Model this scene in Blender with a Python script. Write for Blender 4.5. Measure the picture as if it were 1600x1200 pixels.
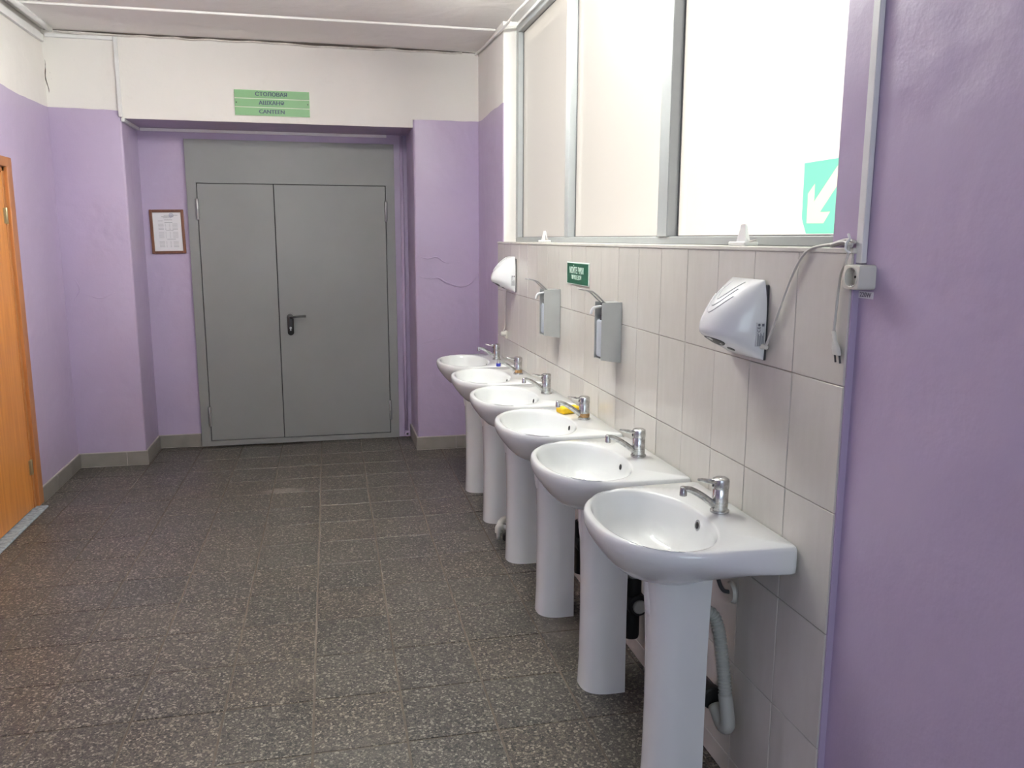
import bpy, bmesh, math, random
from mathutils import Vector, Matrix
random.seed(7)
for o in list(bpy.data.objects): bpy.data.objects.remove(o)
SC = bpy.context.scene
COL = SC.collection
# ------------------------------------------------------------------ camera
cd = bpy.data.cameras.new('camera'); cam = bpy.data.objects.new('camera', cd); COL.objects.link(cam)
RT = Vector((0.975, -0.223, 0.003)); UP = Vector((0.036, 0.168, 0.985)); FW = Vector((0.220, 0.960, -0.172))
FW.normalize(); RT = (RT - FW*RT.dot(FW)).normalized(); UP = RT.cross(FW)
cam.matrix_world = Matrix(((RT.x, UP.x, -FW.x, 0), (RT.y, UP.y, -FW.y, 0), (RT.z, UP.z, -FW.z, 1.572), (0, 0, 0, 1)))
cd.sensor_width = 36; cd.lens = 1296.8/1600*36; cd.clip_start = 0.05
SC.camera = cam
# ------------------------------------------------------------------ light
SC.view_settings.view_transform = 'Standard'; SC.view_settings.look = 'None'
SC.view_settings.gamma = 1; SC.view_settings.use_curve_mapping = False
SC.view_settings.exposure = 0.57
CY = SC.cycles; CY.max_bounces = 8; CY.diffuse_bounces = 5; CY.glossy_bounces = 3; CY.transmission_bounces = 5
CY.caustics_reflective = False; CY.caustics_refractive = False; CY.use_denoising = True; CY.adaptive_threshold = .03
W = bpy.data.worlds.new('sky'); SC.world = W; W.use_nodes = True
W.node_tree.nodes['Background'].inputs[0].default_value = (0.80, 0.90, 1.0, 1)
W.node_tree.nodes['Background'].inputs[1].default_value = 0.30
def area(name, loc, target, sx, sy, power, col):
    l = bpy.data.lights.new(name, 'AREA'); l.shape = 'RECTANGLE'; l.size = sx; l.size_y = sy; l.energy = power; l.color = col
    o = bpy.data.objects.new(name, l); COL.objects.link(o); o.location = loc
    o.rotation_euler = (Vector(target)-Vector(loc)).to_track_quat('-Z', 'Y').to_euler(); return o
area('daylight_behind_frosted_window', (3.9, 3.2, 2.35), (1.26, 3.3, 2.15), 5.0, 2.4, 205, (1.0, 0.90, 0.76))
area('daylight_at_hall_window', (-0.25, -2.95, 1.75), (-0.25, 3, 1.55), 2.4, 1.7, 34, (0.76, 0.90, 1.0))
area('added_window_light_for_left_wall', (4.7, .7, 2.45), (-1.6, 5.3, 1.6), 1.8, 1.5, 540, (0.97, 0.97, 0.98))  # extra area light added outside the panes to brighten the left wall
LAMP = 156.0
# ------------------------------------------------------------------ node helpers
def newmat(name):
    m = bpy.data.materials.new(name); m.use_nodes = True
    return m, m.node_tree.nodes, m.node_tree.links, m.node_tree.nodes['Principled BSDF']
def nd(N, t, **kw):
    n = N.new(t)
    for k, v in kw.items():
        if hasattr(n, k): setattr(n, k, v)
        else: n.inputs[k].default_value = v
    return n
def mixc(N, L, fac, a, b):
    m = N.new('ShaderNodeMix'); m.data_type = 'RGBA'
    for s, v in ((m.inputs[0], fac), (m.inputs[6], a), (m.inputs[7], b)):
        if hasattr(v, 'is_output'): L.new(v, s)
        elif isinstance(v, tuple): s.default_value = v if len(v) == 4 else v + (1,)
        else: s.default_value = v
    return m.outputs[2]
def math_(N, L, op, a, b=0.0):
    m = N.new('ShaderNodeMath'); m.operation = op
    for s, v in ((m.inputs[0], a), (m.inputs[1], b)):
        if hasattr(v, 'is_output'): L.new(v, s)
        else: s.default_value = v
    return m.outputs[0]
def noise(N, L, scale, detail=3, vec=None, rough=.55, dist=0.0):
    n = N.new('ShaderNodeTexNoise'); n.inputs['Scale'].default_value = scale; n.inputs['Detail'].default_value = detail
    n.inputs['Roughness'].default_value = rough; n.inputs['Distortion'].default_value = dist
    if vec is None: vec = N.new('ShaderNodeNewGeometry').outputs['Position']
    L.new(vec, n.inputs['Vector']); return n.outputs[0]
def ramp(N, L, v, stops, interp='LINEAR'):
    r = N.new('ShaderNodeValToRGB'); L.new(v, r.inputs[0]); e = r.color_ramp; e.interpolation = interp
    while len(e.elements) < len(stops): e.elements.new(.5)
    for x, (p, c) in zip(e.elements, stops): x.position = p; x.color = c if len(c) == 4 else c + (1,)
    return r.outputs[0]
def bump(N, L, h, strength, dist, prev=None):
    b = N.new('ShaderNodeBump'); b.inputs['Strength'].default_value = strength; b.inputs['Distance'].default_value = dist
    L.new(h, b.inputs['Height'])
    if prev is not None: L.new(prev, b.inputs['Normal'])
    return b.outputs[0]
def simple(name, col, rough=.5, metal=0.0, var=0.0, vscale=20, bmp=0.0, bscale=200, spec=.5, coat=0.0):
    m, N, L, P = newmat(name); P.inputs['Roughness'].default_value = rough; P.inputs['Metallic'].default_value = metal
    P.inputs['Specular IOR Level'].default_value = spec; P.inputs['Coat Weight'].default_value = coat; P.inputs['Coat Roughness'].default_value = .05
    if var:
        f = noise(N, L, vscale, 4); lo = tuple(c*(1-var) for c in col); hi = tuple(min(1, c*(1+var)) for c in col)
        L.new(ramp(N, L, f, ((.3, lo), (.7, hi))), P.inputs['Base Color'])
    else: P.inputs['Base Color'].default_value = tuple(col) + (1,)
    if bmp: L.new(bump(N, L, noise(N, L, bscale, 3), bmp, .002), P.inputs['Normal'])
    return m
# ------------------------------------------------------------------ materials
PURPLE = (0.458, 0.378, 0.530); PWHITE = (0.80, 0.775, 0.735)
def paint_mat(name, line=2.40, white_rule=None, all_white=False):
    m, N, L, P = newmat(name)
    g = N.new('ShaderNodeNewGeometry'); s = N.new('ShaderNodeSeparateXYZ'); L.new(g.outputs['Position'], s.inputs[0])
    v1 = noise(N, L, 1.7, 4, g.outputs['Position']); v2 = noise(N, L, 9, 5, g.outputs['Position'])
    pur = mixc(N, L, v1, tuple(c*.90 for c in PURPLE), tuple(c*1.10 for c in PURPLE))
    scuff = ramp(N, L, v2, ((.62, (0, 0, 0)), (.78, (1, 1, 1))))
    pur = mixc(N, L, math_(N, L, 'MULTIPLY', scuff, .18), pur, (.60, .48, .64))
    whi = mixc(N, L, v1, tuple(c*.95 for c in PWHITE), tuple(min(1, c*1.05) for c in PWHITE))
    dirt = ramp(N, L, v2, ((.64, (0, 0, 0)), (.80, (1, 1, 1))))
    whi = mixc(N, L, math_(N, L, 'MULTIPLY', dirt, .16), whi, (.50, .46, .42))
    wz = math_(N, L, 'MULTIPLY', math_(N, L, 'SUBTRACT', noise(N, L, 2.2, 2, g.outputs['Position']), .5), .05)
    f = math_(N, L, 'GREATER_THAN', math_(N, L, 'ADD', s.outputs[2], wz), line)
    if white_rule == 'reveal': f = math_(N, L, 'MAXIMUM', f, math_(N, L, 'GREATER_THAN', s.outputs[0], 1.150))
    if white_rule == 'lintel': f = math_(N, L, 'LESS_THAN', s.outputs[1], 6.104)
    if all_white: f = 1.0; whi = mixc(N, L, v1, (.86, .84, .81), (.91, .89, .86))
    L.new(mixc(N, L, f, pur, whi), P.inputs['Base Color'])
    P.inputs['Roughness'].default_value = .38
    rr = math_(N, L, 'ADD', math_(N, L, 'MULTIPLY', f, .30), .36) if not all_white else None
    if rr is not None: L.new(rr, P.inputs['Roughness'])
    else: P.inputs['Roughness'].default_value = .7
    h = math_(N, L, 'ADD', math_(N, L, 'MULTIPLY', noise(N, L, 3.2, 2, g.outputs['Position'], .5, .6), 1.0), math_(N, L, 'MULTIPLY', noise(N, L, 26, 3, g.outputs['Position'], .6), .10))
    b3 = bump(N, L, h, .5, .028)
    L.new(b3, P.inputs['Normal'])
    return m
M_wall = paint_mat('painted_plaster'); M_wallR = paint_mat('painted_plaster_window_wall', 2.40, 'reveal')
M_lintel = paint_mat('painted_lintel', 2.4, 'lintel'); M_ceil = paint_mat('whitewashed_ceiling', all_white=True)
def terrazzo():
    m, N, L, P = newmat('terrazzo_tile')
    g = N.new('ShaderNodeNewGeometry'); oi = N.new('ShaderNodeObjectInfo')
    off = N.new('ShaderNodeVectorMath'); off.operation = 'MULTIPLY_ADD'
    cmb = N.new('ShaderNodeCombineXYZ'); L.new(oi.outputs['Random'], cmb.inputs[0]); L.new(oi.outputs['Random'], cmb.inputs[2])
    L.new(cmb.outputs[0], off.inputs[0]); off.inputs[1].default_value = (7.0, 0, 13.0); L.new(g.outputs['Position'], off.inputs[2])
    v = off.outputs[0]
    # domain-warp so chips look angular and uneven
    nz = N.new('ShaderNodeTexNoise'); nz.inputs['Scale'].default_value = 60; L.new(v, nz.inputs['Vector'])
    w = N.new('ShaderNodeVectorMath'); w.operation = 'MULTIPLY_ADD'; L.new(nz.outputs['Color'], w.inputs[0]); w.inputs[1].default_value = (.008,)*3; L.new(v, w.inputs[2])
    def chips(scale, thr):
        a = N.new('ShaderNodeTexVoronoi'); a.inputs['Scale'].default_value = scale; L.new(w.outputs[0], a.inputs['Vector'])
        e = N.new('ShaderNodeTexVoronoi'); e.feature = 'DISTANCE_TO_EDGE'; e.inputs['Scale'].default_value = scale; L.new(w.outputs[0], e.inputs['Vector'])
        s = N.new('ShaderNodeSeparateColor'); L.new(a.outputs['Color'], s.inputs[0])
        return s, math_(N, L, 'GREATER_THAN', e.outputs['Distance'], thr)
    s1, e1 = chips(122, .06); s2, e2 = chips(240, .07)
    cem = mixc(N, L, noise(N, L, 120, 3, v), (.105, .095, .085), (.17, .155, .14))
    c2 = ramp(N, L, s2.outputs[0], ((0, (.05, .048, .05)), (.28, (.19, .175, .155)), (.58, (.36, .33, .29)), (.80, (.66, .62, .55)), (.92, (.30, .27, .23))), 'CONSTANT')
    base = mixc(N, L, math_(N, L, 'MULTIPLY', e2, .85), cem, c2)
    c1 = ramp(N, L, s1.outputs[0], ((0, (.025, .025, .028)), (.17, (.80, .76, .69)), (.27, (.50, .455, .40)), (.36, (.13, .12, .115))), 'CONSTANT')
    big = math_(N, L, 'MULTIPLY', e1, math_(N, L, 'LESS_THAN', s1.outputs[0], .46))
    col = mixc(N, L, big, base, c1)
    tone = ramp(N, L, oi.outputs['Random'], ((0, (.29, .285, .27)), (.5, (.335, .32, .295)), (1, (.34, .313, .282))))
    mm = N.new('ShaderNodeMix'); mm.data_type = 'RGBA'; mm.blend_type = 'MULTIPLY'; mm.inputs[0].default_value = 1
    L.new(col, mm.inputs[6]); L.new(tone, mm.inputs[7]); col = mm.outputs[2]
    # worn film of dust and old water marks
    dn = noise(N, L, 1.6, 5, g.outputs['Position'], .6)
    col = mixc(N, L, math_(N, L, 'MULTIPLY', ramp(N, L, dn, ((.45, (0, 0, 0)), (.75, (1, 1, 1)))), .35), col, (.105, .093, .080))
    def stain(cx, cy, rx, ry, c, amt, inp):
        s = N.new('ShaderNodeVectorMath'); s.operation = 'MULTIPLY_ADD'; L.new(g.outputs['Position'], s.inputs[0])
        s.inputs[1].default_value = (1/rx, 1/ry, 0); s.inputs[2].default_value = (-cx/rx, -cy/ry, 0)
        ln = N.new('ShaderNodeVectorMath'); ln.operation = 'LENGTH'; L.new(s.outputs[0], ln.inputs[0])
        d = math_(N, L, 'ADD', ln.outputs['Value'], math_(N, L, 'MULTIPLY', noise(N, L, 14, 4, g.outputs['Position']), .9))
        return mixc(N, L, math_(N, L, 'MULTIPLY', ramp(N, L, d, ((.75, (1, 1, 1)), (1.35, (0, 0, 0)))), amt), inp, c)
    col = stain(.80, 4.16, .22, .13, (.075, .060, .050), .85, col)
    col = stain(.93, 3.05, .26, .28, (.11, .095, .080), .6, col)
    col = stain(-.28, 5.25, .30, .12, (.40, .36, .32), .35, col)
    L.new(col, P.inputs['Base Color'])
    L.new(ramp(N, L, dn, ((.3, (.34,)*3), (.7, (.50,)*3))), P.inputs['Roughness'])
    L.new(bump(N, L, noise(N, L, 40, 3, g.outputs['Position']), .15, .001), P.inputs['Normal'])
    return m
M_terr = terrazzo()
M_grout = simple('floor_grout', (.105, .087, .068), .8, var=.2, vscale=30, bmp=.3)
def wall_tile():
    m, N, L, P = newmat('glazed_wall_tile'); g = N.new('ShaderNodeNewGeometry'); oi = N.new('ShaderNodeObjectInfo')
    mp = N.new('ShaderNodeMapping'); mp.inputs['Scale'].default_value = (30, 34, 9); L.new(g.outputs['Position'], mp.inputs[0])
    n = noise(N, L, 1.0, 5, mp.outputs[0], .6); n2 = noise(N, L, 5, 3, g.outputs['Position'])
    c = mixc(N, L, n, (.545, .525, .480), (.645, .628, .583))
    c = mixc(N, L, math_(N, L, 'MULTIPLY', n2, .35), c, (.585, .545, .49))
    t = ramp(N, L, oi.outputs['Random'], ((0, (.95, .95, .95)), (1, (1, 1, 1))))
    mm = N.new('ShaderNodeMix'); mm.data_type = 'RGBA'; mm.blend_type = 'MULTIPLY'; mm.inputs[0].default_value = 1; L.new(c, mm.inputs[6]); L.new(t, mm.inputs[7])
    L.new(mm.outputs[2], P.inputs['Base Color']); P.inputs['Roughness'].default_value = .13
    L.new(bump(N, L, noise(N, L, 6, 2, g.outputs['Position']), .25, .006), P.inputs['Normal']); return m
M_tile = wall_tile()
M_wgrout = simple('wall_grout', (.40, .36, .31), .85, var=.25, vscale=25)
M_skirt = simple('grey_skirting_tile', (.215, .20, .18), .35, var=.12, vscale=8)
M_skgrout = simple('skirting_grout', (.42, .39, .36), .85)
M_ceramic = simple('white_vitreous_china', (.83, .85, .845), .07, var=.012, vscale=4, coat=.3)
M_chrome = simple('worn_chrome', (.50, .50, .50), .22, 1.0, var=.30, vscale=70, bmp=.15, bscale=160)
M_limescale = simple('rust_and_limescale', (.26, .15, .06), .7, var=.4, vscale=90)
M_black = simple('black_void', (.008, .008, .009), .6)
M_plastic = simple('white_abs_plastic', (.78, .79, .80), .16, var=.01)
M_white = simple('white_pvc', (.76, .76, .75), .35, var=.03)
M_sill = simple('painted_sill', (.58, .56, .52), .5, var=.08, vscale=15)
M_ivory = simple('ivory_plastic', (.66, .65, .58), .35)
M_frame = simple('pvc_window_profile_shade_grey', (.30, .315, .315), .35, var=.03)  # white PVC; its backlit shade is put into this grey base colour
M_cord = simple('pale_grey_cord', (.56, .54, .50), .45)
M_dkgrey = simple('dark_grey_plastic', (.05, .05, .055), .5)
M_alu = simple('brushed_steel_sheet', (.50, .51, .50), .38, .55, var=.05, vscale=12)
M_bottle = simple('milky_plastic_bottle', (.52, .57, .62), .3)
M_door = simple('grey_powder_coated_steel', (.225, .228, .228), .42, var=.035, vscale=2.5, bmp=.05, bscale=400)
M_hinge = simple('hinge_steel', (.33, .33, .33), .3, .6)
M_blackpl = simple('black_handle_plastic', (.012, .012, .013), .35)
def wood(name, a, b, along='Z', rough=.35):
    m, N, L, P = newmat(name); g = N.new('ShaderNodeNewGeometry'); mp = N.new('ShaderNodeMapping')
    mp.inputs['Scale'].default_value = {'Z': (14, 14, .8), 'Y': (14, .8, 14), 'X': (1, 14, 14)}[along]; L.new(g.outputs['Position'], mp.inputs[0])
    n = noise(N, L, 1.6, 6, mp.outputs[0], .62, 1.2); L.new(ramp(N, L, n, ((.3, a), (.7, b))), P.inputs['Base Color']); P.inputs['Roughness'].default_value = rough; return m
M_wood = wood('orange_beech_laminate', (.50, .175, .030), (.70, .29, .065)); M_wood2 = wood('orange_casing', (.34, .125, .035), (.46, .19, .060))
M_pic = wood('brown_picture_frame', (.085, .026, .009), (.19, .065, .022), 'Z', .3)
M_paper = simple('paper', (.78, .78, .80), .6); M_ink = simple('ink', (.16, .16, .19), .7); M_stamp = simple('stamp_ink', (.10, .12, .30), .7)
M_green = simple('sign_green', (.205, .41, .195), .45); M_signw = simple('sign_plate_white', (.72, .76, .62), .45); M_navy = simple('sign_lettering', (.018, .035, .075), .5)
M_dgreen = simple('dark_green_plate', (.008, .085, .045), .3); M_letter = simple('white_lettering', (.72, .80, .74), .5)
M_sponge = simple('yellow_sponge', (.80, .50, .01), .8, var=.15, vscale=120, bmp=.5, bscale=300)
M_hose = simple('grey_corrugated_hose', (.44, .44, .41), .5); M_rubber = simple('black_sewer_rubber', (.014, .013, .014), .55)
M_thresh = simple('worn_blue_grey_threshold', (.26, .31, .35), .7, var=.4, vscale=45)
M_blue = simple('blue_tape', (.02, .03, .30), .5); M_rust = simple('debris', (.22, .17, .14), .9, var=.4, vscale=50)
def pane_mat(name, col):
    m, N, L, P = newmat(name); out = N['Material Output']
    t = N.new('ShaderNodeBsdfTranslucent'); t.inputs[0].default_value = col + (1,)
    gl = N.new('ShaderNodeBsdfGlossy'); gl.inputs['Roughness'].default_value = .38
    fr = N.new('ShaderNodeFresnel'); fr.inputs[0].default_value = 1.45
    mx = N.new('ShaderNodeMixShader'); L.new(fr.outputs[0], mx.inputs[0]); L.new(t.outputs[0], mx.inputs[1]); L.new(gl.outputs[0], mx.inputs[2])
    tr = N.new('ShaderNodeBsdfTransparent'); m3 = N.new('ShaderNodeMixShader'); m3.inputs[0].default_value = .34; L.new(mx.outputs[0], m3.inputs[1]); L.new(tr.outputs[0], m3.inputs[2])
    L.new(m3.outputs[0], out.inputs[0]); return m
M_pane = pane_mat('frosted_glass', (.50, .475, .44))
def film_mat(name, col):
    m, N, L, P = newmat(name); out = N['Material Output']
    t = N.new('ShaderNodeBsdfTranslucent'); t.inputs[0].default_value = col + (1,)
    L.new(t.outputs[0], out.inputs[0]); return m
M_film = film_mat('green_translucent_film', (.40, .74, .63)); M_filmw = film_mat('pale_translucent_film', (.80, .80, .70))
def emit(name, col, st):
    m, N, L, P = newmat(name); P.inputs['Emission Color'].default_value = col + (1,); P.inputs['Emission Strength'].default_value = st; P.inputs['Base Color'].default_value = (.8, .8, .8, 1); return m
M_tube = emit('lamp_diffuser', (.98, 1.0, .955), LAMP)
# ------------------------------------------------------------------ mesh helpers
def finish(name, bm, mat, parent=None, smooth=False, kind=None, angle=None):
    me = bpy.data.meshes.new(name); bmesh.ops.recalc_face_normals(bm, faces=bm.faces); bm.to_mesh(me); bm.free()
    return fromme(name, me, mat, parent, smooth, kind, angle)
def fromme(name, me, mat, parent=None, smooth=False, kind=None, angle=None):
    if mat and not me.materials: me.materials.append(mat)
    if smooth or angle:
        me.polygons.foreach_set('use_smooth', [True]*len(me.polygons))
        if angle: me.set_sharp_from_angle(angle=math.radians(angle))
    o = bpy.data.objects.new(name, me); COL.objects.link(o)
    if parent: o.parent = parent
    if kind: o['kind'] = kind
    return o
def thing(name, label, cat, loc=(0, 0, 0), group=None):
    o = bpy.data.objects.new(name, None); COL.objects.link(o); o.location = loc; o.empty_display_size = .05
    o['label'] = label; o['category'] = cat
    if group: o['group'] = group
    return o
def tag(o, label, cat, group=None):
    o['label'] = label; o['category'] = cat
    if group: o['group'] = group
    return o
def struct(name, loc=(0, 0, 0)):
    o = bpy.data.objects.new(name, None); COL.objects.link(o); o.location = loc; o['kind'] = 'structure'; return o
def box(bm, x0, x1, y0, y1, z0, z1, bev=0.0, seg=1):
    g = bmesh.ops.create_cube(bm, size=1)
    for v in g['verts']: v.co = Vector(((x0+x1)/2+v.co.x*(x1-x0), (y0+y1)/2+v.co.y*(y1-y0), (z0+z1)/2+v.co.z*(z1-z0)))
    if bev:
        es = list({e for v in g['verts'] for e in v.link_edges})
        bmesh.ops.bevel(bm, geom=es, offset=bev, segments=seg, profile=.5, affect='EDGES')
    return bm
def B(*a, **k): return box(bmesh.new(), *a, **k)
def loft(bm, rings, cap0=True, cap1=True, closed=True):
    vs = [[bm.verts.new(p) for p in r] for r in rings]; n = len(rings[0])
    for a, b in zip(vs, vs[1:]):
        for i in range(n if closed else n-1):
            j = (i+1) % n; bm.faces.new((a[i], a[j], b[j], b[i]))
    if cap0: bm.faces.new(vs[0][::-1])
    if cap1: bm.faces.new(vs[-1])
    return bm
def catmull(pts, sub=8):
    P = [Vector(p) for p in pts]; P = [P[0]*2-P[1]] + P + [P[-1]*2-P[-2]]; out = []
    for i in range(1, len(P)-2):
        for k in range(sub):
            t = k/sub; a, b, c, d = P[i-1:i+3]
            out.append(.5*((2*b)+(c-a)*t+(2*a-5*b+4*c-d)*t*t+(3*b-a-3*c+d)*t**3))
    out.append(P[-2]); return out
def tube(bm, pts, r, n=10, caps=True, rfun=None):
    pts = [Vector(p) for p in pts]; rings = []; up = None
    for i, p in enumerate(pts):
        t = (pts[min(i+1, len(pts)-1)]-pts[max(i-1, 0)]).normalized()
        if up is None:
            up = Vector((0, 0, 1)) if abs(t.z) < .9 else Vector((1, 0, 0))
        s = t.cross(up).normalized(); up = s.cross(t).normalized()
        rr = rfun(i/(len(pts)-1)) if rfun else r
        rings.append([p+(s*math.cos(2*math.pi*k/n)+up*math.sin(2*math.pi*k/n))*rr for k in range(n)])
    return loft(bm, rings, caps, caps)
def lathe(bm, prof, c=(0, 0, 0), n=28, axis='Z'):
    rings = []
    for r, h in prof:
        ring = []
        for k in range(n):
            a = 2*math.pi*k/n; p = (r*math.cos(a), r*math.sin(a), h)
            if axis == 'X': p = (h, r*math.cos(a), r*math.sin(a))
            if axis == 'Y': p = (r*math.cos(a), h, r*math.sin(a))
            ring.append(Vector(c)+Vector(p))
        rings.append(ring)
    return loft(bm, rings)
def text(body, size, mat, parent, mtx, name='lettering', bold=0.0, xs=1.0, ext=.0004):
    c = bpy.data.curves.new('t', 'FONT'); c.body = body; c.size = size; c.align_x = 'CENTER'; c.align_y = 'CENTER'; c.extrude = ext; c.resolution_u = 8
    t = bpy.data.objects.new('t', c); COL.objects.link(t); bpy.context.view_layer.update()
    dg = bpy.context.evaluated_depsgraph_get(); me = bpy.data.meshes.new_from_object(t.evaluated_get(dg))
    bpy.data.objects.remove(t); bpy.data.curves.remove(c)
    me.materials.clear()
    if bold:
        bm = bmesh.new()
        for k, sx in enumerate((-1, 0, 1)):
            m2 = me.copy(); m2.transform(Matrix.Translation((sx*bold, 0, .00012*k))); bm.from_mesh(m2); bpy.data.meshes.remove(m2)
        bm.to_mesh(me); bm.free()
    me.transform(mtx @ Matrix.Diagonal((xs, 1, 1, 1)))
    return fromme(name, me, mat, parent)
def face_mtx(loc, right, up):
    r = Vector(right).normalized(); u = Vector(up).normalized(); n = r.cross(u)
    return Matrix(((r.x, u.x, n.x, loc[0]), (r.y, u.y, n.y, loc[1]), (r.z, u.z, n.z, loc[2]), (0, 0, 0, 1)))
def inst(src, name, parent, loc=(0, 0, 0)):
    o = src.copy(); o.name = name; COL.objects.link(o); o.parent = parent; o.location = loc; return o
# ------------------------------------------------------------------ the room
XL, XR, XT = -1.675, 1.143, 1.123      # left wall, right wall plaster, face of the wall tiles
YP, YN, YE = 6.095, 6.56, -3.0         # piers, niche wall, end wall behind the camera
ZC, ZT = 2.885, 1.549
floor = finish('floor', B(XL-.1, XR+.25, YE-.1, 6.75, -.12, -.0022), M_grout, kind='structure')
proto = None; PX, PY = .2945, .3095
cols = [-.066+PX*k for k in range(-6, 5)]; rows = [2.412+PY*k for k in range(-12, 14)]
for cx in cols:
    for ry in rows:
        x0, x1, y0, y1 = cx, cx+PX, ry, ry+PY
        if x1 < XL-.02 or x0 > XR+.02 or y0 > 6.55: continue
        g = .0040; dx = .010*((y0+y1)/2-3.5)
        full = abs(x1-x0-PX) < 1e-6
        if full:
            if proto is None:
                proto = finish('tile', B(-PX/2+g, PX/2-g, -PY/2+.0032, PY/2-.0032, -.02, 0, bev=.0010), M_terr, floor); o = proto
            else: o = inst(proto, 'tile', floor)
        else: o = finish('tile', B(-(x1-x0)/2+g, (x1-x0)/2-g, -PY/2+g, PY/2-g, -.02, 0, bev=.0010), M_terr, floor)
        o.location = ((x0+x1)/2+dx, (y0+y1)/2, random.uniform(-.0008, .0006)); o.rotation_euler = (random.uniform(-.001, .001), random.uniform(-.001, .001), -.008)
ceiling = finish('ceiling', B(XL-.1, XR+.30, YE-.1, 6.75, ZC+.012, ZC+.15), M_ceil, kind='structure')
finish('ceiling_slab', B(XL, XR+.115, 3.95, 5.455, ZC, ZC+.02, bev=.004), M_ceil, ceiling)
finish('ceiling_slab', B(XL, XR+.115, 2.4, 3.94, ZC, ZC+.02, bev=.004), M_ceil, ceiling)
finish('ceiling_slab', B(XL, XR+.115, YE, 2.39, ZC, ZC+.02, bev=.004), M_ceil, ceiling)
finish('ceiling_slab', B(XL, XR, 5.463, YP, ZC-.010, ZC+.02, bev=.006), M_ceil, ceiling)
# left wall with the opening of the wooden door
bm = bmesh.new(); box(bm, XL-.15, XL, YE, 4.26, 0, ZC+.02); box(bm, XL-.15, XL, 5.262, 6.75, 0, ZC+.02); box(bm, XL-.15, XL, 4.26, 5.262, 1.995, ZC+.02)
wl = finish('wall_left', bm, M_wall, kind='structure')
# right wall: under the window, near pier, far strip; tile cladding
bm = bmesh.new(); box(bm, XR, XR+.25, 1.715, 5.262, 0, ZT-.02); box(bm, XR, XR+.25, YE, 1.715, 0, ZC+.02, bev=.004); box(bm, XR, XR+.118, 5.262, 6.75, 0, ZC+.02, bev=.010, seg=3)
wr = finish('wall_right', bm, M_wallR, kind='structure')
TY0, TW, TH = 1.606, .208, .295; TY1 = 5.322
finish('grout_bed', B(XT+.0055, XR+.002, TY0+.003, TY1-.002, .0, ZT-.004), M_wgrout, wr)
M_pur = paint_mat('painted_edge', 9.0)
finish('plaster_edge', B(XT+.004, XR+.002, TY0-.004, TY0+.003, 0, ZT-.004), M_pur, wr)
tp = {}
def tilebox(w, h):
    k = (round(w, 4), round(h, 4))
    if k not in tp:
        bm = B(0, .007, -w/2+.0010, w/2-.0010, -h/2+.0010, h/2-.0010, bev=.0014); me = bpy.data.meshes.new('tile'); bmesh.ops.recalc_face_normals(bm, faces=bm.faces); bm.to_mesh(me); bm.free(); me.materials.append(M_tile); tp[k] = me
    return tp[k]
for c in range(18):
    y0 = TY0+c*TW; w = min(TW, TY1-y0)
    for r in range(6):
        z1 = ZT-.004-r*TH; h = min(TH, z1)
        if h < .02 or w < .02: continue
        o = fromme('tile', tilebox(w, h), M_tile, wr); o.location = (XT+random.uniform(-.0005, .0004), y0+w/2, z1-h/2)
        o.rotation_euler = (0, random.uniform(-.0022, .0022), random.uniform(-.0022, .0022))
# back wall: two piers, niche, lintel
bm = bmesh.new(); box(bm, XL-.05, -1.238, YP, 6.75, 0, ZC+.02, bev=.014, seg=3); box(bm, .672, XR+.05, YP, 6.75, 0, ZC+.02, bev=.018, seg=3); box(bm, -1.26, .70, YN, 6.75, 0, ZC)
wb = finish('wall_back', bm, M_wall, kind='structure', angle=50)
bm = B(-1.2375, .6715, YP-.004, 6.60, 2.345, 2.402); box(bm, XL-.02, XR+.02, YP-.004, YP+.05, 2.402, ZC+.02)
lin = finish('wall_lintel', bm, M_lintel, kind='structure', angle=50)
# blistered paint on the right pier, cracked plaster in the left corner
def ridge(pts, r, name='paint_ridge', mat=M_pur, par=wb):
    return finish(name, tube(bmesh.new(), catmull(pts, 6), r, 6, rfun=lambda t: r*(.25+.75*math.sin(math.pi*min(1, max(0, t))))*(.8+.4*random.random())), mat, par, smooth=True)
ridge([(.70, YP, 1.30), (.78, YP-.001, 1.285), (.84, YP-.002, 1.29), (.90, YP-.001, 1.255), (1.0, YP-.002, 1.225), (1.08, YP, 1.245), (1.135, YP, 1.31)], .008)
ridge([(.69, YP, 1.45), (.76, YP-.001, 1.43), (.83, YP, 1.44), (.90, YP, 1.40), (1.0, YP, 1.41)], .006)
ridge([(.685, YP, .80), (.80, YP, .83), (.95, YP, .86)], .004)
ridge([(-1.55, YP, 1.20), (-1.45, YP, 1.17), (-1.36, YP, 1.21)], .004)
ridge([(-1.60, YP, 1.30), (-1.58, YP, 1.23), (-1.62, YP, 1.15)], .005)
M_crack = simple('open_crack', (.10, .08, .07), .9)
ridge([(XL+.004, YP-.002, 2.74), (XL+.010, YP-.002, 2.66), (XL+.004, YP-.003, 2.58), (XL+.018, YP-.002, 2.50), (XL+.010, YP-.002, 2.42)], .0035, 'crack', M_crack)
ridge([(XL+.028, YP-.001, 2.68), (XL+.034, YP-.001, 2.60), (XL+.046, YP-.001, 2.53)], .003, 'crack', M_crack)
ridge([(-1.66, YP-.004, 2.874), (-1.3, YP-.003, 2.873), (-.8, YP-.004, 2.868), (-.3, YP-.005, 2.872), (.3, YP-.004, 2.866), (.8, YP-.004, 2.869), (1.13, YP-.005, 2.866)], .009, 'crack', M_crack)
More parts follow.
